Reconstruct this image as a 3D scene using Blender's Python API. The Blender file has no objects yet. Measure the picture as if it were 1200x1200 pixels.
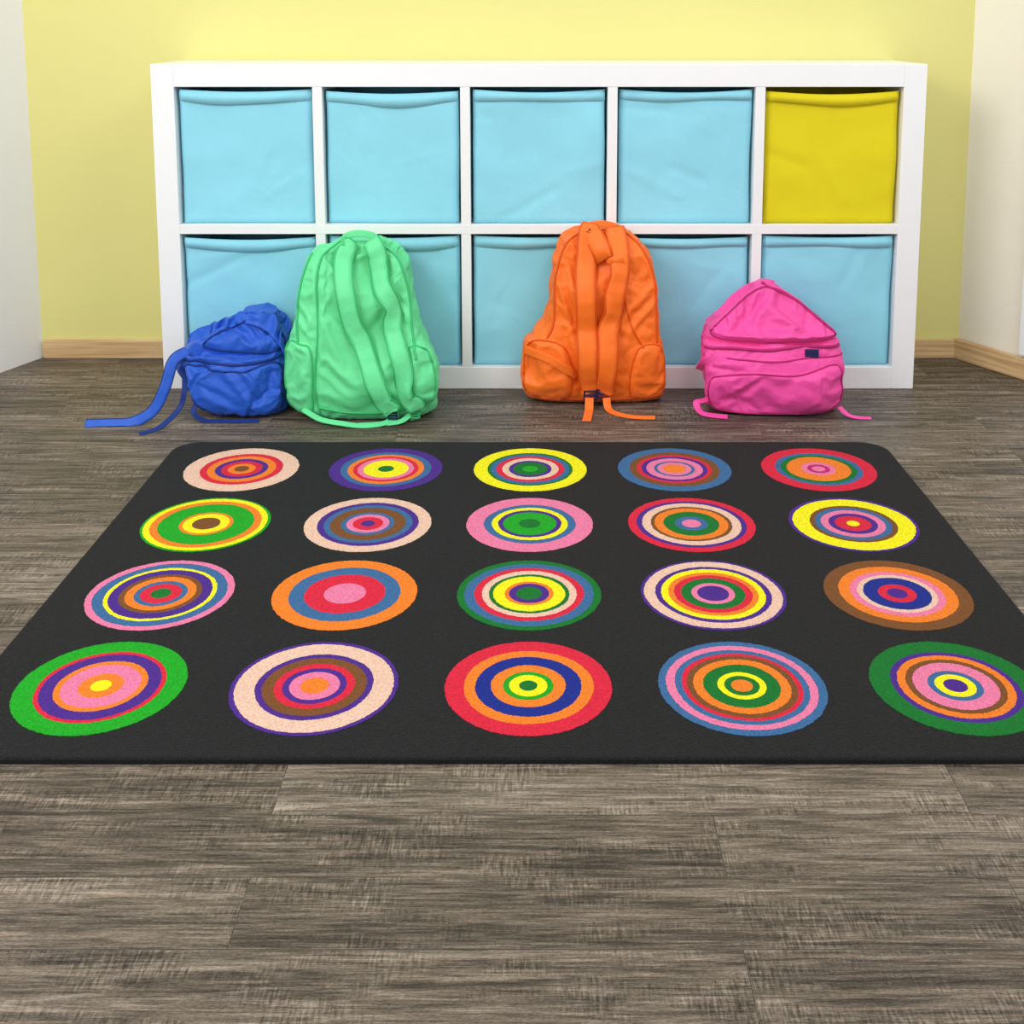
import bpy, bmesh, math, random, time
from mathutils import Vector, noise
from mathutils.bvhtree import BVHTree
random.seed(4)
T0 = time.time()
S = bpy.context.scene
S.view_settings.view_transform = 'Standard'
S.view_settings.look = 'None'

def lin(c):
    return c/12.92 if c <= 0.04045 else ((c+0.055)/1.055)**2.4
def hx(h, k=1.0):
    h = h.lstrip('#')
    return tuple(lin(int(h[i:i+2], 16)/255)*k for i in (0, 2, 4)) + (1,)

# ------------------------------------------------------------ materials
def base_mat(name, col, rough=0.6, spec=0.4):
    m = bpy.data.materials.new(name); m.use_nodes = True
    nt = m.node_tree; b = nt.nodes['Principled BSDF']
    b.inputs['Base Color'].default_value = col
    b.inputs['Roughness'].default_value = rough
    b.inputs['Specular IOR Level'].default_value = spec
    return m, nt, b

def noisy(name, col, rough=0.6, spec=0.3, var=0.06, vs=6, bump=0.1, bs=200, dist=0.001, sheen=0.0, b2=0.0, b2s=25, det=3, b2d=0.012):
    m, nt, b = base_mat(name, col, rough, spec)
    N = nt.nodes; L = nt.links
    tc = N.new('ShaderNodeTexCoord')
    n1 = N.new('ShaderNodeTexNoise'); n1.inputs['Scale'].default_value = vs; n1.inputs['Detail'].default_value = det
    L.new(tc.outputs['Object'], n1.inputs['Vector'])
    mr = N.new('ShaderNodeMapRange'); mr.inputs['From Min'].default_value = 0.3; mr.inputs['From Max'].default_value = 0.7
    L.new(n1.outputs['Fac'], mr.inputs['Value'])
    mx = N.new('ShaderNodeMix'); mx.data_type = 'RGBA'
    mx.inputs[6].default_value = tuple(c*(1-var) for c in col[:3])+(1,)
    mx.inputs[7].default_value = tuple(min(1, c*(1+var)) for c in col[:3])+(1,)
    L.new(mr.outputs[0], mx.inputs[0]); L.new(mx.outputs[2], b.inputs['Base Color'])
    if bump:
        n2 = N.new('ShaderNodeTexNoise'); n2.inputs['Scale'].default_value = bs; n2.inputs['Detail'].default_value = 2
        L.new(tc.outputs['Object'], n2.inputs['Vector'])
        bp = N.new('ShaderNodeBump'); bp.inputs['Strength'].default_value = bump; bp.inputs['Distance'].default_value = dist
        L.new(n2.outputs['Fac'], bp.inputs['Height']); L.new(bp.outputs['Normal'], b.inputs['Normal'])
        if b2 > 0:
            n3 = N.new('ShaderNodeTexNoise'); n3.inputs['Scale'].default_value = b2s; n3.inputs['Detail'].default_value = 3
            n3.inputs['Distortion'].default_value = 1.2
            L.new(tc.outputs['Object'], n3.inputs['Vector'])
            bp2 = N.new('ShaderNodeBump'); bp2.inputs['Strength'].default_value = b2; bp2.inputs['Distance'].default_value = b2d
            L.new(n3.outputs['Fac'], bp2.inputs['Height']); L.new(bp2.outputs['Normal'], bp.inputs['Normal'])
    if sheen:
        b.inputs['Sheen Weight'].default_value = sheen
    return m

M_white = noisy('white_laminate', (0.90, 0.905, 0.91, 1), 0.4, 0.4, 0.01, 3, 0)
M_yellow = noisy('yellow_paint', hx('#DFD98C'), 0.8, 0.2, 0.02, 2, 0.08, 90)
M_whitewall = noisy('white_paint', (0.88, 0.89, 0.92, 1), 0.7, 0.2, 0.01, 2, 0)
M_cream = noisy('cream_paint', hx('#EFE9DA'), 0.8, 0.2, 0.02, 2, 0)
M_bin = noisy('blue_fabric', hx('#93DAED'), 0.75, 0.2, 0.03, 8, 0.3, 600, 0.001, 0, 0.25, 6)
M_biny = noisy('yellow_fabric', hx('#E2D21E'), 0.75, 0.2, 0.03, 8, 0.3, 600, 0.001, 0, 0.25, 6)

def wood_trim():
    m, nt, b = base_mat('light_wood', hx('#D8B587'), 0.5, 0.4)
    N = nt.nodes; L = nt.links
    tc = N.new('ShaderNodeTexCoord'); mp = N.new('ShaderNodeMapping'); mp.inputs['Scale'].default_value = (4, 4, 120)
    n = N.new('ShaderNodeTexNoise'); n.inputs['Scale'].default_value = 1; n.inputs['Detail'].default_value = 4
    r = N.new('ShaderNodeValToRGB')
    r.color_ramp.elements[0].position = 0.3; r.color_ramp.elements[0].color = hx('#BD9360')
    r.color_ramp.elements[1].position = 0.7; r.color_ramp.elements[1].color = hx('#E0C194')
    L.new(tc.outputs['Object'], mp.inputs['Vector']); L.new(mp.outputs[0], n.inputs['Vector'])
    L.new(n.outputs['Fac'], r.inputs[0]); L.new(r.outputs[0], b.inputs['Base Color'])
    return m
M_trim = wood_trim()

def floor_mat():
    m, nt, b = base_mat('weathered_oak_planks', (0.2, 0.2, 0.2, 1), 0.5, 0.35)
    N = nt.nodes; L = nt.links
    def math_(op, a, bb=None):
        n = N.new('ShaderNodeMath'); n.operation = op
        if hasattr(a, 'is_linked'): L.new(a, n.inputs[0])
        else: n.inputs[0].default_value = a
        if bb is not None:
            if hasattr(bb, 'is_linked'): L.new(bb, n.inputs[1])
            else: n.inputs[1].default_value = bb
        return n.outputs[0]
    tc = N.new('ShaderNodeTexCoord')
    br = N.new('ShaderNodeTexBrick')
    br.offset = 0.37; br.offset_frequency = 2
    br.inputs['Color1'].default_value = (0, 0, 0, 1); br.inputs['Color2'].default_value = (1, 1, 1, 1)
    br.inputs['Mortar'].default_value = (0.5, 0.5, 0.5, 1)
    br.inputs['Scale'].default_value = 1; br.inputs['Mortar Size'].default_value = 0.0007
    br.inputs['Mortar Smooth'].default_value = 0.2
    br.inputs['Brick Width'].default_value = 0.8; br.inputs['Row Height'].default_value = 0.098
    mp0 = N.new('ShaderNodeMapping'); mp0.inputs['Location'].default_value = (0.3, 0.045, 0)
    L.new(tc.outputs['Object'], mp0.inputs['Vector']); L.new(mp0.outputs[0], br.inputs['Vector'])
    sep = N.new('ShaderNodeSeparateColor'); L.new(br.outputs['Color'], sep.inputs[0])
    pid = sep.outputs[0]
    off = N.new('ShaderNodeCombineXYZ'); L.new(math_('MULTIPLY', pid, 37.0), off.inputs[2]); L.new(math_('MULTIPLY', pid, 11.0), off.inputs[0])
    def nz(scale, detail=8, rough=0.6, dist=0.0):
        mp = N.new('ShaderNodeMapping'); mp.inputs['Scale'].default_value = scale
        L.new(tc.outputs['Object'], mp.inputs['Vector'])
        ad = N.new('ShaderNodeVectorMath'); ad.operation = 'ADD'
        L.new(mp.outputs[0], ad.inputs[0]); L.new(off.outputs[0], ad.inputs[1])
        n = N.new('ShaderNodeTexNoise')
        n.inputs['Scale'].default_value = 1; n.inputs['Detail'].default_value = detail
        n.inputs['Roughness'].default_value = rough; n.inputs['Distortion'].default_value = dist
        L.new(ad.outputs[0], n.inputs['Vector'])
        return n.outputs['Fac']
    grain = nz((12, 260, 1), 5, 0.75, 0.4)
    grain2 = nz((3.0, 48, 1), 6, 0.72, 0.9)
    saw = nz((330, 45, 1), 2, 0.6)
    patch = nz((7, 22, 1), 3, 0.6, 0.5)
    fine = nz((200, 700, 1), 2, 0.75)
    pm = N.new('ShaderNodeMapRange'); pm.inputs['From Min'].default_value = 0.47; pm.inputs['From Max'].default_value = 0.62
    L.new(patch, pm.inputs['Value'])
    g = math_('ADD', math_('MULTIPLY', grain, 0.44), math_('MULTIPLY', grain2, 0.38))
    sm = math_('MULTIPLY', math_('SUBTRACT', saw, 0.48), math_('MULTIPLY', pm.outputs[0], 0.34))
    g = math_('ADD', g, sm)
    g = math_('ADD', g, math_('MULTIPLY', fine, 0.20))
    g = math_('ADD', g, math_('MULTIPLY', math_('SUBTRACT', pid, 0.5), 0.05))
    r = N.new('ShaderNodeValToRGB'); e = r.color_ramp.elements
    e[0].position = 0.39; e[0].color = hx('#1D1916')
    e[1].position = 0.66; e[1].color = hx('#A79D92')
    k = e.new(0.46); k.color = hx('#433B34')
    k = e.new(0.535); k.color = hx('#6C6259')
    L.new(g, r.inputs[0])
    hue = N.new('ShaderNodeMix'); hue.data_type = 'RGBA'; hue.blend_type = 'MULTIPLY'
    hue.inputs[7].default_value = (1.0, 0.90, 0.78, 1)
    L.new(math_('MULTIPLY', grain2, 0.9), hue.inputs[0]); L.new(r.outputs[0], hue.inputs[6])
    mort = N.new('ShaderNodeMix'); mort.data_type = 'RGBA'
    mort.inputs[7].default_value = (0.02, 0.018, 0.016, 1)
    L.new(math_('MULTIPLY', br.outputs['Fac'], 0.6), mort.inputs[0]); L.new(hue.outputs[2], mort.inputs[6])
    L.new(mort.outputs[2], b.inputs['Base Color'])
    bp = N.new('ShaderNodeBump'); bp.inputs['Strength'].default_value = 0.5; bp.inputs['Distance'].default_value = 0.0015
    L.new(math_('SUBTRACT', g, br.outputs['Fac']), bp.inputs['Height']); L.new(bp.outputs['Normal'], b.inputs['Normal'])
    return m
M_floor = floor_mat()

# ------------------------------------------------------------ mesh helpers
def link(ob, parent=None):
    S.collection.objects.link(ob)
    if parent: ob.parent = parent
    return ob
def from_bm(bm, name, mats, parent=None, smooth=True):
    me = bpy.data.meshes.new(name); bm.normal_update(); bm.to_mesh(me); bm.free()
    if not isinstance(mats, (list, tuple)): mats = [mats]
    for m in mats: me.materials.append(m)
    if smooth:
        for p in me.polygons: p.use_smooth = True
    return link(bpy.data.objects.new(name, me), parent)
def add_box(bm, x0, x1, y0, y1, z0, z1, mi=0, bev=0.0):
    r = bmesh.ops.create_cube(bm, size=1)
    vs = r['verts']
    for v in vs:
        v.co = Vector((x0+(v.co.x+.5)*(x1-x0), y0+(v.co.y+.5)*(y1-y0), z0+(v.co.z+.5)*(z1-z0)))
    fs = set(f for v in vs for f in v.link_faces)
    for f in fs: f.material_index = mi
    if bev:
        es = list(set(e for v in vs for e in v.link_edges))
        bmesh.ops.bevel(bm, geom=es, offset=bev, segments=2, affect='EDGES', profile=0.5)

H = 0.794
# ------------------------------------------------------------ cloth relaxation (sewn fabric buckles between its seams)
def relax(bm, weights, grow, frames=15, pressure=0.0, bend=0.15, grav=0.4, limit=0.03):
    orig = [v.co.copy() for v in bm.verts]
    me = bpy.data.meshes.new('tmp'); bm.to_mesh(me)
    ob = bpy.data.objects.new('tmp', me); S.collection.objects.link(ob)
    vg = ob.vertex_groups.new(name='pin')
    for i, w in enumerate(weights):
        vg.add([i], w, 'REPLACE')
    try:
        md = ob.modifiers.new('Cloth', 'CLOTH'); st = md.settings
        st.quality = 6; st.mass = 0.15
        st.tension_stiffness = 25; st.compression_stiffness = 25; st.shear_stiffness = 8; st.bending_stiffness = bend
        st.tension_damping = 8; st.compression_damping = 8; st.shear_damping = 8; st.bending_damping = 0.6; st.air_damping = 3
        st.vertex_group_mass = 'pin'; st.pin_stiffness = 1.0
        st.shrink_min = -grow
        st.effector_weights.gravity = grav
        if pressure:
            st.use_pressure = True; st.uniform_pressure_force = pressure
        md.collision_settings.use_collision = False; md.collision_settings.use_self_collision = False
        md.point_cache.frame_start = 1; md.point_cache.frame_end = frames+2
        for f in range(1, frames+1):
            S.frame_set(f)
        dg = bpy.context.evaluated_depsgraph_get()
        em = ob.evaluated_get(dg).to_mesh()
        co = [v.co.copy() for v in em.vertices]
        mx = max((a-b).length for a, b in zip(co, orig))
        print('CLOTH max', round(mx, 4), round(time.time()-T0, 1))
        if mx == mx and len(co) == len(orig):
            bm.verts.ensure_lookup_table()
            for v, a, b in zip(bm.verts, co, orig):
                d = a-b
                if d.length > limit: d = d.normalized()*limit
                v.co = b+d
    except Exception as ex:
        print('CLOTH fail', ex)
    bpy.data.objects.remove(ob); bpy.data.meshes.remove(me)
    S.frame_set(1)

# ------------------------------------------------------------ backpacks
def cr4(p0, p1, p2, p3, f):
    return [0.5*((2*b)+(-a+c)*f+(2*a-5*b+4*c-d)*f*f+(-a+3*b-3*c+d)*f**3) for a, b, c, d in zip(p0, p1, p2, p3)]
def cat(P, t):
    n = len(P)-1; s = t*n; i = min(int(s), n-1)
    return cr4(P[max(i-1, 0)], P[i], P[i+1], P[min(i+2, n)], s-i)
def catc(P, t):
    m = len(P); s = t*m; k = int(s) % m
    return cr4(P[(k-1) % m], P[k], P[(k+1) % m], P[(k+2) % m], s-int(s))
def spow(v, e): return math.copysign(abs(v)**e, v)
def segd(x, z, a):
    x0, z0, x1, z1 = a[:4]; dx, dz = x1-x0, z1-z0; L2 = dx*dx+dz*dz+1e-9
    t = max(0, min(1, ((x-x0)*dx+(z-z0)*dz)/L2))
    return math.hypot(x-x0-t*dx, z-z0-t*dz), t
def inside(x, z, poly):
    c = False; j = len(poly)-1
    for i in range(len(poly)):
        xi, zi = poly[i]; xj, zj = poly[j]
        if (zi > z) != (zj > z) and x < (xj-xi)*(z-zi)/(zj-zi+1e-12)+xi: c = not c
        j = i
    return c

class Pack:
    def __init__(s, X0, sx, sz, mat, dark, ymax=2.786):
        s.X0, s.sx, s.sz = X0, sx, sz
        s.root = bpy.data.objects.new('backpack', None); link(s.root)
        s.root.empty_display_size = 0.05
        s.mat, s.dark, s.ymax = mat, dark, ymax
    def g(s, u, v): return (s.X0+u*s.sx, v*s.sz)
    def body(s, rows, folds, seed, seams, pockets=(), amp=0.003, n=3.0, nu=170, nv=115, grow=0.06, soft=0.05, pressure=0.4, smooth=1):
        bm = bmesh.new(); rings = []
        for j in range(nv+1):
            v, ul, ur, yf, yb = cat(rows, j/nv)
            xl, z = s.g(ul, v); xr, _ = s.g(ur, v)
            cx, hw, cy, hd = (xl+xr)/2, (xr-xl)/2, (yf+yb)/2, (yb-yf)/2
            ring = []
            for i in range(nu):
                a = 2*math.pi*(i+0.5)/nu
                ring.append(bm.verts.new((cx+hw*spow(math.cos(a), 2/n), cy+hd*spow(math.sin(a), 2/n), max(z, 0.001))))
            rings.append(ring)
        for a, b_ in zip(rings, rings[1:]):
            for i in range(nu): bm.faces.new((a[i], a[(i+1) % nu], b_[(i+1) % nu], b_[i]))
        bm.faces.new(rings[-1]); bm.faces.new(rings[0][::-1])
        bm.normal_update()
        fl = []
        for f in folds:
            a = s.g(f[0], f[1]); b_ = s.g(f[2], f[3]); fl.append((a[0], a[1], b_[0], b_[1], f[4], f[5]))
        pk = []
        for uv, h, nm in pockets:
            pts = [s.g(*catc(uv, i/48)[:2]) for i in range(48)]
            segs = [(a[0], a[1], c[0], c[1]) for a, c in zip(pts, pts[1:]+pts[:1])]
            pk.append((pts, segs, h))
        poly = []
        for sm in seams:
            pts = [s.g(*cat(sm, i/24)[:2]) for i in range(25)]
            poly += [(a[0], a[1], b_[0], b_[1]) for a, b_ in zip(pts, pts[1:])]
        new = []; ws = []
        for v in bm.verts:
            p = v.co; nn = v.normal
            q = Vector((p.x*7, p.y*7, p.z*5))+Vector((seed*3.3, seed, 0))
            w = noise.noise_vector(q*0.6)*0.7
            d = amp*1.3*noise.noise(q+w)
            r1 = 1-abs(noise.noise(q*1.3+w*1.5))*2.2
            d += amp*0.7*max(r1, 0)**3
            wt = soft
            if nn.y < 0.25:
                for f in fl:
                    dd, t = segd(p.x, p.z, f)
                    if dd < f[5]*4:
                        e = math.exp(-(dd/f[5])**2); e2 = math.exp(-((dd-1.7*f[5])/f[5])**2)
                        d += f[4]*(-e+0.45*e2)*(0.35+0.65*math.sin(math.pi*min(1, max(0, t*0.9+0.05))))
                for pts, segs, h in pk:
                    dd = min(segd(p.x, p.z, a)[0] for a in segs)
                    if inside(p.x, p.z, pts):
                        e = min(1, dd/0.016)
                        d += h*math.sqrt(1-(1-e)**2)
                    if dd < 0.0035: wt = 1.0
                if poly and min(segd(p.x, p.z, a)[0] for a in poly) < 0.0045: wt = 1.0
            d *= min(1, 0.3+p.z*12)
            if p.z < 0.006: wt = max(wt, 0.6)
            if nn.y > 0.7: wt = max(wt, 0.5)
            ws.append(wt); new.append(p+nn*d)
        for v, c in zip(bm.verts, new): v.co = c
        relax(bm, ws, grow, pressure=pressure)
        for _ in range(smooth):
            bmesh.ops.smooth_vert(bm, verts=bm.verts, factor=0.4, use_axis_x=True, use_axis_y=True, use_axis_z=True)
        for v in bm.verts:
            v.co.y = min(v.co.y, s.ymax); v.co.z = max(v.co.z, 0.001)
        bm.normal_update()
        s.bvh = BVHTree.FromBMesh(bm)
        ob = from_bm(bm, 'main_body', s.mat, s.root)
        md = ob.modifiers.new('sub', 'SUBSURF'); md.levels = 1; md.render_levels = 1
        for uv, h, nm in pockets:
            P = []; Nn = []
            for i in range(121):
                x, z = s.g(*catc(uv, (i % 120)/120)[:2])
                a, b_ = s.hit(x, z); P.append(a+b_*0.0005); Nn.append(b_)
            s.sweep(P, Nn, 0.0042, 0.0042, nm+'_piping', s.dark, None, False)
        return ob
    def hit(s, x, z):
        h = s.bvh.ray_cast(Vector((x, 1.8, z)), Vector((0, 1, 0)))
        if h[0] is None:
            h = s.bvh.find_nearest(Vector((x, 2.5, z)))
            return h[0], (h[1] if h[1].y < 0 else -h[1])
        return h[0], (h[1] if h[1].y < 0 else -h[1])
    def sample(s, uv, n):
        out = []
        for i in range(n+1):
            u, v = cat(uv, i/n)[:2]; out.append(s.g(u, v))
        return out
    def surf_path(s, uv, n, off, sm=4):
        P = []; Nn = []
        for x, z in s.sample(uv, n):
            h, nn = s.hit(x, z); P.append(h); Nn.append(nn)
        for _ in range(sm):
            P = [P[0]]+[(P[i-1]+P[i]*2+P[i+1])/4 for i in range(1, len(P)-1)]+[P[-1]]
            Nn = [Nn[0]]+[((Nn[i-1]+Nn[i]*2+Nn[i+1])/4).normalized() for i in range(1, len(Nn)-1)]+[Nn[-1]]
        return [p+n_*off for p, n_ in zip(P, Nn)], Nn
    def sweep(s, P, Nn, w, th, name, mat, taper=None, pad=True, edge=None):
        bm = bmesh.new(); rings = []; n = len(P)-1
        K = 28 if w > 0.008 else 10
        for i, p in enumerate(P):
            t = (P[min(i+1, n)]-P[max(i-1, 0)]).normalized()
            nn = Nn[i]; sd = t.cross(nn).normalized(); up = sd.cross(t).normalized()
            ww = w*(taper(i/n) if taper else 1)
            ring = []
            for k_ in range(K):
                a = 2*math.pi*(k_+0.5)/K
                e = 0.6 if pad else 0.25
                if w <= 0.008: e = 1.0
                cx = spow(math.cos(a), e)*ww/2; cz = spow(math.sin(a), 0.6 if pad else 0.5)*th/2
                if pad:
                    f = abs(cx)/(ww/2)
                    cz *= 1.0 if f < 0.74 else (0.25 if f < 0.82 else 0.45)
                    cz += 0.0018*noise.noise(p*50)*(1 if f < 0.7 else 0)
                ring.append(bm.verts.new(p+sd*cx+up*cz))
            rings.append(ring)
        for a, b_ in zip(rings, rings[1:]):
            for i in range(K):
                f = bm.faces.new((a[i], a[(i+1) % K], b_[(i+1) % K], b_[i]))
                if edge and abs(math.cos(2*math.pi*(i+1)/K))**0.6 > 0.80: f.material_index = 1
        bm.faces.new(rings[0][::-1]); bm.faces.new(rings[-1])
        for v in bm.verts:
            if v.co.z < 0.0008: v.co.z = 0.0008
            if v.co.y > 2.7885 and v.co.z < H: v.co.y = 2.7885
        bmesh.ops.recalc_face_normals(bm, faces=bm.faces)
        return from_bm(bm, name, [mat, edge] if edge else mat, s.root)
    def strap(s, uv, w, th, name, off=0.006, mat=None, pad=True, taper=None, n=70, sm=10):
        P, Nn = s.surf_path(uv, n, off, sm)
        return s.sweep(P, Nn, w, th, name, mat or s.mat, taper, pad, s.dark if pad else None)
    def seam(s, uv, r, name, mat=None, off=0.0005, n=90):
        P, Nn = s.surf_path(uv, n, off, 1)
        return s.sweep(P, Nn, r*2, r*2, name, mat or s.mat, None, False)
    def free(s, pts, w, th, name, mat=None, nrm=(0, 0, 1), n=50, pad=False):
        P = [Vector(cat(pts, i/n)) for i in range(n+1)]
        Nn = []
        for i in range(n+1):
            t = (P[min(i+1, n)]-P[max(i-1, 0)]).normalized()
            q = Vector(nrm); q = q-t*q.dot(t)
            Nn.append(q.normalized() if q.length > 1e-3 else Vector((0, -1, 0)))
        return s.sweep(P, Nn, w, th, name, mat or s.mat, None, pad, s.dark if pad else None)
    def buckle(s, u, v, w, name, mat, off=0.012):
        x, z = s.g(u, v); q, nn = s.hit(x, z); q = q+nn*off
        bm = bmesh.new()
        h = w*0.75; t = 0.005; b_ = w*0.14
        for a in ((-w/2, -w/2+b_, -h/2, h/2), (w/2-b_, w/2, -h/2, h/2), (-w/2, w/2, h/2-b_, h/2), (-w/2, w/2, -h/2, -h/2+b_), (-w/2, w/2, -b_/2, b_/2)):
            add_box(bm, q.x+a[0], q.x+a[1], q.y-t/2, q.y+t/2, max(0.002, q.z+a[2]), max(0.004, q.z+a[3]), 0, 0.0008)
        return from_bm(bm, name, mat, s.root, smooth=False)

def cloth(name, h, dk):
    return (noisy(name, hx(h), 0.52, 0.4, 0.04, 12, 0.45, 650, 0.0007, 0.1, 0.35, 45, 3, 0.003),
            noisy(name+'_seam', hx(dk), 0.6, 0.3, 0.05, 10, 0.2, 900, 0.0007))
M_navy = noisy('navy_plastic', hx('#1B2350'), 0.4, 0.5, 0.05, 10, 0)

# --- green backpack
m, d = cloth('green_nylon', '#66DF97', '#3FBA73')
g = Pack(-0.388, 0.00194, 0.00182, m, d)
gs1 = [(-30, 216), (-48, 200), (-53, 170), (-50, 110), (-54, 50), (-48, 5)]
gs2 = [(18, 214), (40, 196), (52, 160), (58, 110), (64, 80)]
gz = [(-62, 202), (-72, 170), (-76, 130), (-74, 98)]
gbs = [(-50, 18), (-10, 12), (40, 14), (74, 26)]
g.body([(0, -54, 56, 2.575, 2.68), (2, -70, 72, 2.562, 2.70), (12, -86, 88, 2.548, 2.72), (45, -93, 91, 2.54, 2.735), (80, -92, 84, 2.548, 2.745),
        (115, -90, 69, 2.562, 2.755), (155, -87, 62, 2.582, 2.765), (185, -79, 57, 2.60, 2.768), (203, -64, 46, 2.622, 2.765), (213, -48, 34, 2.642, 2.755), (219, -30, 16, 2.67, 2.74)],
       [(-50, 200, -52, 20, 0.006, 0.006), (-34, 120, -2, 60, 0.007, 0.009), (30, 150, 56, 110, 0.006, 0.008),
        (-40, 70, 0, 34, 0.007, 0.009), (-78, 140, -58, 112, 0.005, 0.007)], 1.0, [gs1, gs2, gz, gbs],
       [([(-88, 94), (-70, 96), (-58, 88), (-57, 40), (-59, 12), (-74, 9), (-86, 20), (-90, 55)], 0.012, 'side_pocket'),
        ([(56, 92), (74, 90), (84, 64), (84, 34), (74, 24), (58, 34), (53, 66)], 0.016, 'side_pocket_2')])
g.seam(gs1, 0.0026, 'back_panel_piping', d)
g.seam(gs2, 0.0026, 'back_panel_piping_2', d)
g.seam(gbs, 0.002, 'bottom_seam', d)
g.seam(gz, 0.003, 'zipper', d)
g.strap([(-20, 211), (-24, 190), (-16, 150), (-6, 110), (8, 70), (26, 34), (36, 18)], 0.045, 0.014, 'shoulder_strap', 0.016)
g.strap([(12, 211), (19, 190), (28, 150), (37, 110), (48, 70), (57, 36), (61, 22)], 0.045, 0.014, 'shoulder_strap_2', 0.016)
g.free([(-0.440, 2.655, 0.392), (-0.428, 2.650, 0.408), (-0.398, 2.648, 0.414), (-0.368, 2.650, 0.407), (-0.356, 2.655, 0.390)], 0.016, 0.006, 'carry_handle', m, (0, -1, 0.2))
g.strap([(36, 20), (38, 10), (34, 4)], 0.020, 0.004, 'strap_webbing', 0.010, n=20, pad=False)
g.strap([(61, 24), (62, 14), (58, 6)], 0.020, 0.004, 'strap_webbing_2', 0.010, n=20, pad=False)
g.buckle(36, 13, 0.022, 'buckle', M_navy, 0.016); g.buckle(61, 15, 0.022, 'buckle_2', d, 0.016)
g.free([(-0.315, 2.548, 0.014), (-0.335, 2.525, 0.006), (-0.38, 2.513, 0.004), (-0.43, 2.518, 0.008), (-0.48, 2.535, 0.012), (-0.52, 2.55, 0.03)], 0.014, 0.003, 'loose_webbing', m, (0, -0.5, 1))
g.free([(-0.275, 2.55, 0.022), (-0.30, 2.53, 0.008), (-0.35, 2.528, 0.003), (-0.39, 2.520, 0.0035)], 0.014, 0.003, 'loose_webbing_2', m, (0, -0.4, 1))

# --- orange backpack
m, d = cloth('orange_nylon', '#FF7418', '#DE560A')
o = Pack(0.142, 0.0020, 0.00204, m, d)
os1 = [(-12, 202), (-34, 186), (-46, 150), (-48, 100), (-56, 80)]
os2 = [(30, 203), (54, 182), (68, 150), (71, 110), (72, 74)]
os3 = [(38, 188), (32, 150), (40, 100), (56, 70)]
obs = [(-80, 12), (-30, 7), (30, 7), (80, 12)]
o.body([(0, -60, 70, 2.695, 2.76), (2, -72, 78, 2.68, 2.775), (14, -84, 86, 2.66, 2.78), (43, -86, 86, 2.652, 2.782), (73, -75, 83, 2.65, 2.782), (108, -61, 80, 2.652, 2.782),
        (143, -58, 77, 2.657, 2.782), (173, -52, 69, 2.67, 2.782), (192, -44, 54, 2.69, 2.782), (201, -31, 39, 2.705, 2.78), (206, -14, 22, 2.728, 2.77)],
       [(-38, 160, -24, 100, 0.006, 0.009), (36, 96, 66, 130, 0.007, 0.009), (-36, 90, -20, 30, 0.005, 0.008)], 7.0, [os1, os2, os3, obs],
       [([(-78, 72), (-60, 78), (-36, 70), (-28, 40), (-32, 12), (-60, 9), (-80, 17), (-83, 42)], 0.016, 'side_pocket'),
        ([(50, 68), (66, 73), (78, 66), (82, 36), (79, 12), (58, 9), (42, 14), (42, 42)], 0.012, 'side_pocket_2')])
o.seam(os1, 0.0026, 'back_panel_piping', d)
o.seam(os2, 0.0026, 'back_panel_piping_2', d)
o.seam(os3, 0.002, 'panel_seam', d)
o.seam(obs, 0.002, 'bottom_seam', d)
o.strap([(-9, 204), (-11, 186), (-11, 130), (-10, 80), (-8, 40), (-6, 16)], 0.048, 0.014, 'shoulder_strap', 0.015)
o.strap([(24, 204), (28, 186), (23, 140), (16, 100), (14, 60), (13, 18)], 0.048, 0.014, 'shoulder_strap_2', 0.015)
o.free([(0.112, 2.722, 0.400), (0.124, 2.716, 0.418), (0.158, 2.712, 0.425), (0.192, 2.716, 0.416), (0.204, 2.722, 0.398)], 0.016, 0.006, 'carry_handle', m, (0, -1, 0.2))
o.buckle(-7, 13, 0.032, 'buckle', M_navy, 0.021); o.buckle(13, 15, 0.032, 'buckle_2', M_navy, 0.021)
o.buckle(-7, 2, 0.028, 'buckle_3', M_navy, 0.023); o.buckle(13, 4, 0.028, 'buckle_4', M_navy, 0.023)
o.free([(0.128, 2.636, 0.028), (0.127, 2.623, 0.006), (0.124, 2.60, 0.002), (0.118, 2.55, 0.002)], 0.020, 0.003, 'loose_webbing', m, (0, -0.1, 1))
o.free([(0.168, 2.636, 0.028), (0.172, 2.623, 0.006), (0.19, 2.60, 0.002), (0.225, 2.578, 0.002), (0.275, 2.572, 0.0025)], 0.018, 0.003, 'loose_webbing_2', m, (0, -0.1, 1))
o.strap([(-80, 66), (-56, 60), (-34, 48), (-24, 36)], 0.020, 0.004, 'compression_strap', 0.007, n=30, pad=False)

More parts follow.
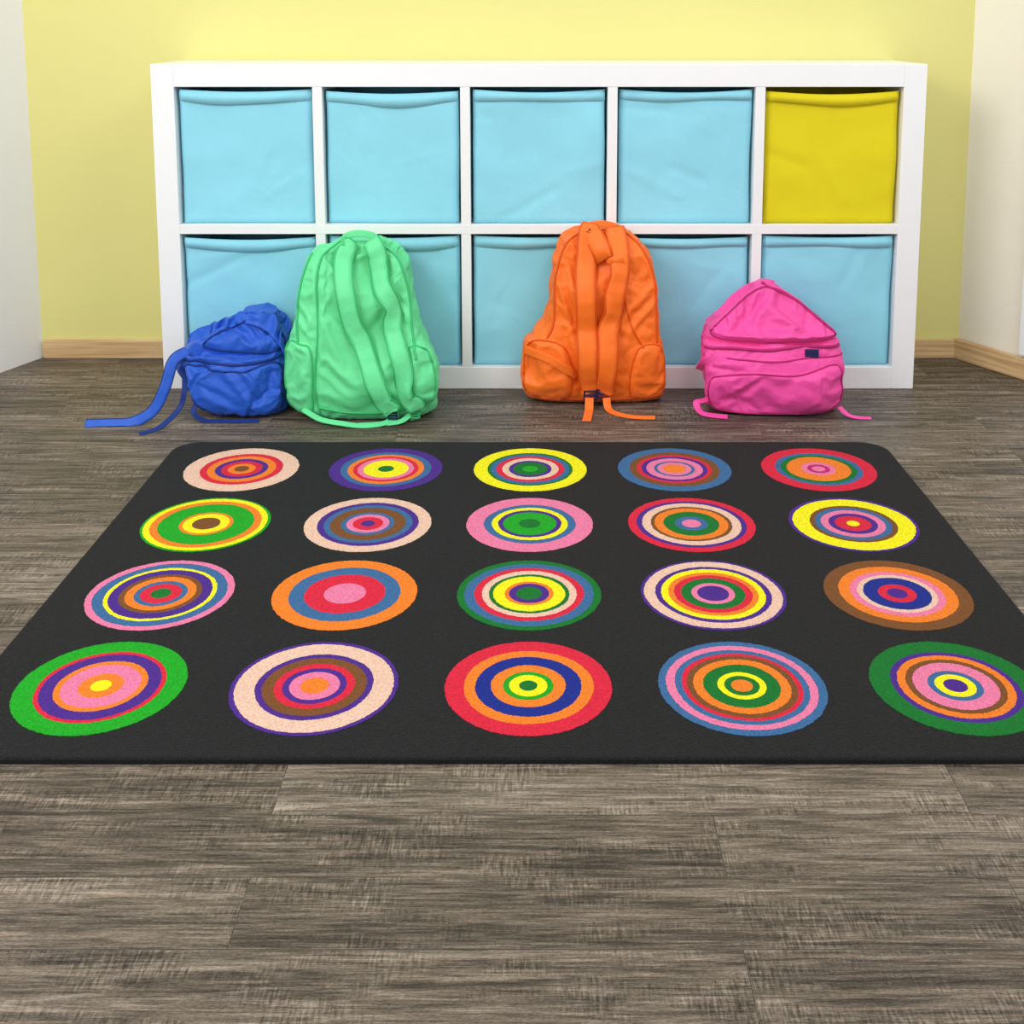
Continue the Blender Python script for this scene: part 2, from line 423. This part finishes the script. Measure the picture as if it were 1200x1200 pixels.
# --- pink backpack
m, d = cloth('pink_nylon', '#F04AA2', '#B9246F')
p = Pack(0.549, 0.00193, 0.00184, m, d)
ps1 = [(-80, 82), (-50, 86), (-10, 84), (30, 88), (80, 84)]
ps2 = [(-74, 75), (-40, 73), (0, 71), (40, 75), (84, 73)]
pflap = [(-72, 98), (-58, 118), (-26, 146), (-2, 154), (26, 142), (60, 114), (74, 96), (30, 94), (-30, 94)]
p.body([(0, -56, 70, 2.605, 2.74), (2, -70, 80, 2.59, 2.76), (12, -80, 85, 2.578, 2.77), (36, -86, 87, 2.57, 2.778), (62, -88, 88, 2.573, 2.78), (82, -85, 83, 2.592, 2.78),
        (94, -79, 80, 2.603, 2.778), (108, -69, 74, 2.617, 2.778), (122, -60, 60, 2.63, 2.77), (137, -48, 41, 2.652, 2.76), (150, -32, 24, 2.675, 2.748), (158, -16, 8, 2.70, 2.735)],
       [(-80, 91, 80, 91, 0.013, 0.005), (-50, 104, -4, 146, 0.007, 0.009), (-78, 62, -40, 60, 0.006, 0.007), (-4, 140, 50, 104, 0.008, 0.009), (-24, 118, 34, 102, 0.006, 0.009),
        (-60, 20, -20, 44, 0.005, 0.009), (30, 44, 70, 20, 0.005, 0.009)],
       13.0, [ps1, ps2], [([(-74, 48), (-30, 57), (20, 55), (70, 65), (79, 45), (76, 12), (30, 5), (-30, 5), (-72, 12)], 0.011, 'front_pocket'), (pflap, 0.011, 'top_flap')], grow=0.09, soft=0.03)
p.seam(ps1, 0.0035, 'zipper', d)
p.seam(ps2, 0.002, 'seam', d)
p.seam([(-8, 157), (28, 140), (54, 118), (76, 98)], 0.0028, 'zipper_2', d)
x, z = p.g(42, 80); q, nn = p.hit(x, z)
bm = bmesh.new(); add_box(bm, q.x-0.016, q.x+0.016, q.y-0.010, q.y-0.005, q.z-0.009, q.z+0.011, 0, 0.002)
from_bm(bm, 'label_tag', M_navy, p.root, smooth=False)
p.free([(0.70, 2.60, 0.018), (0.715, 2.58, 0.006), (0.74, 2.572, 0.002), (0.765, 2.570, 0.002)], 0.014, 0.003, 'loose_webbing', m, (0, -0.1, 1))
p.free([(0.41, 2.62, 0.035), (0.39, 2.61, 0.03), (0.372, 2.60, 0.028), (0.385, 2.585, 0.008), (0.44, 2.575, 0.003)], 0.016, 0.003, 'loose_webbing_2', m, (0, -0.3, 1))
p.free([(0.385, 2.66, 0.09), (0.392, 2.62, 0.12), (0.42, 2.595, 0.135), (0.455, 2.59, 0.132), (0.50, 2.594, 0.134)], 0.018, 0.004, 'compression_strap', m, (0, -1, 0.3))

# --- blue backpack
m, d = cloth('blue_nylon', '#1A57C6', '#12307A')
b = Pack(-0.683, 0.0019, 0.00172, m, d)
bs1 = [(-74, 80), (-40, 76), (10, 72), (56, 78)]
b.body([(0, -16, 52, 2.605, 2.72), (2, -28, 56, 2.59, 2.735), (16, -46, 60, 2.572, 2.75), (42, -60, 61, 2.565, 2.76), (64, -78, 61, 2.575, 2.765), (82, -86, 61, 2.592, 2.77),
        (95, -78, 61, 2.62, 2.775), (106, -46, 60, 2.65, 2.778), (117, -20, 52, 2.675, 2.778), (127, -2, 36, 2.705, 2.77)],
       [(-76, 88, 40, 84, 0.018, 0.007), (-60, 60, -40, 20, 0.009, 0.008), (0, 66, 30, 30, 0.007, 0.009), (-60, 96, -30, 66, 0.010, 0.008),
        (-14, 112, 26, 90, 0.010, 0.007), (16, 122, 50, 94, 0.010, 0.007), (-40, 50, 10, 24, 0.006, 0.008), (-50, 100, -20, 96, 0.008, 0.006)], 19.0, [bs1],
       [([(-56, 70), (-30, 68), (10, 64), (50, 70), (56, 40), (52, 12), (10, 6), (-30, 10), (-48, 30)], 0.012, 'front_pocket'),
        ([(-38, 94), (-26, 106), (-6, 114), (14, 122), (34, 118), (54, 104), (56, 90), (40, 84), (10, 86), (-20, 88)], 0.018, 'crumpled_flap')], amp=0.007, grow=0.13, soft=0.02)
b.seam(bs1, 0.003, 'zipper', d)
bm = bmesh.new(); rows_ = []
nq = 160
for i in range(nq+1):
    t = i/nq
    x0, y0, z0 = cat([(-0.755, 2.65, 0.166), (-0.72, 2.64, 0.184), (-0.68, 2.65, 0.200), (-0.635, 2.64, 0.196), (-0.592, 2.62, 0.168), (-0.568, 2.61, 0.135)], t)
    rr = []
    for j in range(11):
        s_ = j/10
        wv = (0.3+s_)*0.010*math.sin(t*34+3*math.sin(t*7))+0.005*noise.noise(Vector((t*14, s_*2, 3)))
        hgt = 0.028+0.012*math.sin(t*9+1)
        rr.append(bm.verts.new((x0+0.010*s_*math.sin(t*11), min(2.782, y0+0.02*s_+wv), z0+hgt*s_*(0.75+0.25*math.sin(3*t)))))
    rows_.append(rr)
for a, c in zip(rows_, rows_[1:]):
    for j in range(10): bm.faces.new((a[j], c[j], c[j+1], a[j+1]))
ob = from_bm(bm, 'ruffled_collar', m, b.root)
md = ob.modifiers.new('s', 'SOLIDIFY'); md.thickness = 0.003; md.offset = 0
b.free([(-0.79, 2.60, 0.150), (-0.815, 2.575, 0.135), (-0.83, 2.555, 0.08), (-0.855, 2.54, 0.03), (-0.90, 2.53, 0.006), (-0.95, 2.525, 0.004), (-1.00, 2.52, 0.004)], 0.026, 0.006, 'shoulder_strap', m, (0.3, -0.9, 0.6), pad=True)
b.free([(-0.80, 2.60, 0.12), (-0.79, 2.565, 0.07), (-0.80, 2.55, 0.03), (-0.83, 2.50, 0.004), (-0.86, 2.465, 0.002)], 0.012, 0.003, 'strap_webbing', d, (0.3, -0.6, 1))
b.free([(-0.76, 2.58, 0.05), (-0.77, 2.56, 0.02), (-0.745, 2.55, 0.004), (-0.70, 2.545, 0.003), (-0.62, 2.55, 0.003)], 0.012, 0.003, 'strap_webbing_2', d, (0, -0.3, 1))

# ------------------------------------------------------------ room shell
bm = bmesh.new(); add_box(bm, -3.2, 3.2, -0.8, 3.3, -0.05, 0.0)
from_bm(bm, 'floor', M_floor, smooth=False)
WY = 3.062
bm = bmesh.new(); add_box(bm, -1.33, 1.15, WY, WY+0.1, 0, 2.4)
from_bm(bm, 'wall_back', M_yellow, smooth=False)

def slanted(name, p0, p1, th, z0, z1, mat, bev=0.0, side=1):
    p0 = Vector((p0[0], p0[1], 0)); p1 = Vector((p1[0], p1[1], 0)); d = (p1-p0); L = d.length; d.normalize()
    n = Vector((-d.y, d.x, 0))*side
    bm = bmesh.new(); add_box(bm, 0, L, 0, th, z0, z1, 0, bev)
    for v in bm.verts:
        v.co = p0 + d*v.co.x + n*v.co.y + Vector((0, 0, v.co.z))
    bmesh.ops.recalc_face_normals(bm, faces=bm.faces)
    return from_bm(bm, name, mat, smooth=False)
LC = (-1.318, WY); LE = (-1.318-0.375*2.4, WY-2.4)
slanted('wall_left', LC, LE, 0.1, 0, 2.4, M_whitewall, side=-1)
RC = (1.136, WY); RD = Vector((0.5, -0.9, 0)).normalized()
RE = (RC[0]+RD.x*2.4, RC[1]+RD.y*2.4)
slanted('wall_right', RC, RE, 0.1, 0, 2.4, M_cream, side=1)
bm = bmesh.new(); add_box(bm, -1.312, -0.915, WY-0.014, WY-0.0005, 0, 0.05, 0, 0.003); from_bm(bm, 'baseboard_back', M_trim, smooth=False)
bm = bmesh.new(); add_box(bm, 0.935, 1.132, WY-0.014, WY-0.0005, 0, 0.05, 0, 0.003); from_bm(bm, 'baseboard_back.001', M_trim, smooth=False)
slanted('baseboard_right', (RC[0]-0.004, RC[1]-0.004), (RE[0], RE[1]), 0.014, 0, 0.055, M_trim, 0.003, side=-1)
c0 = Vector((RC[0], RC[1], 0))+RD*0.205
c1 = c0+RD*0.9
slanted('trim_1', (c0.x, c0.y), (c1.x, c1.y), 0.02, 0.062, 2.3, M_whitewall, 0.003, side=-1)

# ------------------------------------------------------------ cube shelf
SX0, SX1, SY0, SY1 = -0.908, 0.930, 2.79, 3.06
SIDE = 0.054; DV = 0.023; CH = 0.331; BASE = 0.055; NR = 2
IX0, IX1 = SX0+SIDE, SX1-SIDE
CW = (IX1-IX0-4*DV)/5
bm = bmesh.new()
add_box(bm, SX0, IX0, SY0, SY1, 0, H, 0, 0.0015)
add_box(bm, IX1, SX1, SY0, SY1, 0, H, 0, 0.0015)
add_box(bm, IX0, IX1, SY0, SY1, 0, BASE, 0, 0.0015)
add_box(bm, IX0, IX1, SY0, SY1, H-SIDE, H, 0, 0.0015)
add_box(bm, IX0, IX1, SY1-0.006, SY1, BASE, H-SIDE)
for r in range(1, NR):
    z = BASE+r*CH+(r-1)*DV
    add_box(bm, IX0, IX1, SY0, SY1-0.006, z, z+DV, 0, 0.001)
for c in range(1, 5):
    x = IX0+c*CW+(c-1)*DV
    for r in range(NR):
        z = BASE+r*(CH+DV)
        add_box(bm, x, x+DV, SY0+0.0005, SY1-0.006, z, z+CH)
from_bm(bm, 'cube_storage_shelf', M_white, smooth=False)

def fabric_bin(cx, z0, mat, sd, hgt):
    w = CW-0.012; d = 0.228; y0 = SY0+0.014
    bm = bmesh.new(); nx, nz = 40, 40
    def crease(u, v, a):
        dd, t = segd(u, v, a); return math.exp(-(dd/0.035)**2)
    rs = random.Random(int(sd*100))
    cr = []
    for _ in range(5):
        uu = rs.random(); vv = rs.uniform(0.2, 0.95)
        cr.append((uu, vv, uu+rs.uniform(-.5, .5), vv+rs.uniform(-.35, .1), rs.uniform(-0.0022, 0.0028)))
    def fy(u, v):
        y = y0 + 0.005*math.sin(math.pi*u)*math.sin(math.pi*v) + 0.006*noise.noise(Vector((u*1.8+sd*7, v*1.8, sd))) + 0.0022*noise.noise(Vector((u*4+sd*3, v*5, sd+9)))
        for a in cr: y += a[4]*crease(u, v, a)
        return y
    top = hgt
    g = [[None]*(nz+1) for _ in range(nx+1)]
    for i in range(nx+1):
        for j in range(nz+1):
            u = i/nx; v = j/nz
            x = cx-w/2+w*u + (0.002*noise.noise(Vector((v*3, sd, i/nx*2))))
            edge = min(u, 1-u, v*1.0)*w
            rr = 0.008
            rnd = rr-math.sqrt(max(0, rr*rr-max(0, rr-edge)**2)) if edge < rr else 0
            sag = -(0.004+0.004*abs(math.sin(sd*2.1)))*math.sin(math.pi*u)*v**6
            g[i][j] = bm.verts.new((x, fy(u, v)+rnd, z0+top*v+sag))
    for i in range(nx):
        for j in range(nz):
            bm.faces.new((g[i][j], g[i+1][j], g[i+1][j+1], g[i][j+1]))
    yb = y0+d
    def strip(vs, flip):
        bk = [bm.verts.new((v.co.x, yb, v.co.z)) for v in vs]
        for a in range(len(vs)-1):
            q = (vs[a], vs[a+1], bk[a+1], bk[a])
            bm.faces.new(q if not flip else q[::-1])
        return bk
    L = strip([g[0][j] for j in range(nz+1)], False)
    R = strip([g[nx][j] for j in range(nz+1)], True)
    strip([g[i][0] for i in range(nx+1)], True)
    bm.faces.new([L[0], R[0], R[-1], L[-1]])
    zt = z0+top
    hem = []
    for i in range(nx+1):
        u = i/nx; v0 = g[i][nz].co
        wv = 0.0025*math.sin(u*7+sd*3)
        a = bm.verts.new((v0.x, v0.y-0.0030, v0.z+0.001)); b_ = bm.verts.new((v0.x, v0.y-0.0030-0.001*math.sin(u*9+sd), v0.z-0.024-0.006*math.sin(u*math.pi)*math.sin(sd)+wv))
        c = bm.verts.new((v0.x, v0.y+0.006, v0.z+0.001)); d_ = bm.verts.new((b_.co.x, v0.y+0.001, b_.co.z))
        hem.append((c, a, b_, d_))
    for i in range(nx):
        for k in range(3):
            bm.faces.new((hem[i][k+1], hem[i+1][k+1], hem[i+1][k], hem[i][k]))
    ib = [bm.verts.new(p_) for p_ in ((cx-w/2+.004, y0+.008, zt-.05), (cx+w/2-.004, y0+.008, zt-.05), (cx+w/2-.004, yb-.004, zt-.05), (cx-w/2+.004, yb-.004, zt-.05))]
    bm.faces.new(ib)
    bmesh.ops.recalc_face_normals(bm, faces=bm.faces)
    return from_bm(bm, 'storage_bin', mat)
k = 0
for r in range(NR):
    for c in range(5):
        cx = IX0+CW/2+c*(CW+DV); z0 = BASE+r*(CH+DV)+0.0005
        fabric_bin(cx, z0, M_biny if (r == 1 and c == 4) else M_bin, k*1.37+0.4, CH-0.008-(0.004 if (k % 3 == 0) else 0))
        k += 1

# ------------------------------------------------------------ rug
PAL = {'K': '#171719', 'c': '#EFC6B0', 'r': '#DE2742', 'o': '#F5832A', 'p': '#4E2C8E', 'P': '#EE7FA8', 'y': '#FBF01A',
       'g': '#16752E', 'G': '#1FA824', 's': '#3E6C9E', 'b': '#7D4F2A', 'B': '#1D2F8F', 'm': '#C9207C'}
def carpet(name, col):
    K = name == 'K'
    return noisy('carpet_'+name, col, 0.85 if K else 0.95, 0.2 if K else 0.1, 0.55 if K else 0.22, 420, 1.0, 450, 0.0022, 0.03)
keys = list(PAL.keys())
rmats = [carpet(k_, hx(PAL[k_], 1.0 if k_ == 'K' else 0.86)) for k_ in keys]
RX0, RX1, RY0, RY1, RZ = -0.757, 0.741, 1.322, 2.404, 0.008
def rrect(x0, x1, y0, y1, r, n=12):
    pts = []
    for cx, cy, a0 in ((x1-r, y1-r, 0), (x0+r, y1-r, 90), (x0+r, y0+r, 180), (x1-r, y0+r, 270)):
        for i in range(n+1):
            a = math.radians(a0+90*i/n); pts.append((cx+r*math.cos(a), cy+r*math.sin(a)))
    return pts
bm = bmesh.new()
prof = [(-0.001, 0.0), (-0.001, 0.0055), (0.001, 0.0075), (0.004, RZ), ]
rings = []
for ins, z in prof:
    rings.append([bm.verts.new((x, y, z)) for x, y in rrect(RX0+ins, RX1-ins, RY0+ins, RY1-ins, 0.055-ins)])
for a, b_ in zip(rings, rings[1:]):
    n = len(a)
    for i in range(n): bm.faces.new((a[i], a[(i+1) % n], b_[(i+1) % n], b_[i]))
bm.faces.new(rings[-1]); bm.faces.new(rings[0][::-1])
RUG = [
 ['c1 r.72 o.60 p.46 r.36 o.24 b.13', 'p1 s.80 o.68 r.58 P.50 y.40 g.14', 'y1 g.76 s.70 r.60 c.50 p.38 g.30 G.14', 's1 b.80 r.66 p.58 P.50 s.36 P.30 o.20', 'r1 s.76 g.66 o.56 P.30 m.20 P.12'],
 ['G1 y.96 o.86 G.74 o.42 y.36 b.22', 'c1 p.80 s.70 b.60 s.42 P.34 r.24 p.11', 'P1 s.72 y.60 p.50 G.42 g.17', 'r1 p.86 c.78 b.64 o.58 g.44 s.26 P.15', 'p1 y.94 b.68 s.60 P.50 p.38 r.28 y.10'],
 ['P1 s.90 y.76 p.70 b.56 o.48 s.36 r.28 g.14', 'o1 s.77 r.56 P.29', 'g1 s.90 r.76 c.66 g.56 y.50 o.34 p.28 g.18', 'p1 c.95 p.80 y.72 o.62 r.54 g.44 P.30 p.22', 'b1 o.80 P.64 c.54 B.46 r.26 p.14'],
 ['G1 r.76 p.70 o.54 P.46 o.26 y.12', 'p1 c.94 p.70 b.62 r.48 p.38 P.30 o.17', 'r1 o.78 B.64 o.45 G.30 y.23 g.11', 's1 P.90 s.80 r.72 b.66 o.58 g.46 y.29 g.21 o.13', 'g1 p.76 o.68 b.58 P.50 s.32 y.24 p.14'],
]
R0 = 0.1127
colX = [-0.008+(i-2)*0.2885 for i in range(5)]
rowY = [2.2505, 1.993, 1.7355, 1.478]
NS = 240
zt = RZ+0.0005
for ri, row in enumerate(RUG):
    for ci, spec in enumerate(row):
        toks = [(t[0], float(t[1:])) for t in spec.split()]
        cx, cy = colX[ci], rowY[ri]
        sd = ri*5+ci
        def mk(rad, z, wob):
            out = []
            for i in range(NS):
                a = 2*math.pi*i/NS
                q = R0*rad*(1+wob*noise.noise(Vector((math.cos(a)*1.3, math.sin(a)*1.3, sd*3.1+rad*5))))+random.uniform(-1, 1)*0.0007*min(1, rad*2)
                out.append(bm.verts.new((cx+q*math.cos(a), cy+q*math.sin(a), z)))
            return out
        cur = mk(1.0, zt, 0.0)
        skirt = [bm.verts.new((v.co.x, v.co.y, RZ-0.001)) for v in cur]
        mi = keys.index(toks[0][0])
        for i in range(NS):
            f = bm.faces.new((skirt[i], skirt[(i+1) % NS], cur[(i+1) % NS], cur[i])); f.material_index = mi
        for t, (kk, rad) in enumerate(toks):
            mi = keys.index(kk)
            if t+1 < len(toks):
                nxt = mk(toks[t+1][1], zt, 0.02)
                for i in range(NS):
                    f = bm.faces.new((cur[i], cur[(i+1) % NS], nxt[(i+1) % NS], nxt[i])); f.material_index = mi
                cur = nxt
            else:
                f = bm.faces.new(cur); f.material_index = mi
from_bm(bm, 'area_rug', rmats, smooth=False)

# ------------------------------------------------------------ light
w = bpy.data.worlds.new('World'); S.world = w; w.use_nodes = True
w.node_tree.nodes['Background'].inputs[0].default_value = (0.96, 0.98, 1.0, 1)
w.node_tree.nodes['Background'].inputs[1].default_value = 0.92
def area(name, loc, tgt, sx, sy, power, col):
    L = bpy.data.lights.new(name, 'AREA'); L.shape = 'RECTANGLE'; L.size = sx; L.size_y = sy; L.energy = power; L.color = col
    o_ = bpy.data.objects.new(name, L); o_.location = loc
    o_.rotation_euler = (Vector(tgt)-Vector(loc)).to_track_quat('-Z', 'Y').to_euler(); link(o_)
area('key_light', (-1.7, 0.7, 2.0), (0.2, 2.75, 0.1), 1.1, 1.1, 38, (1, 0.98, 0.95))  # added soft key from front left for contrast on the bags, no window there
area('fill_light', (1.0, 1.2, 2.3), (0.3, 2.75, 0.1), 0.9, 0.9, 14, (1, 0.99, 0.97))  # added fill from front right to brighten the left wall, no ceiling fixture

# ------------------------------------------------------------ camera
cd = bpy.data.cameras.new('camera'); cam = bpy.data.objects.new('camera', cd); link(cam)
cam.location = (0, 0, 0.9); cam.rotation_euler = (math.radians(82), 0, 0)
cd.sensor_width = 36; cd.lens = 36*1378/1200
cd.shift_x = -26/1200; cd.shift_y = -384.3/1200
cd.clip_start = 0.01
S.camera = cam
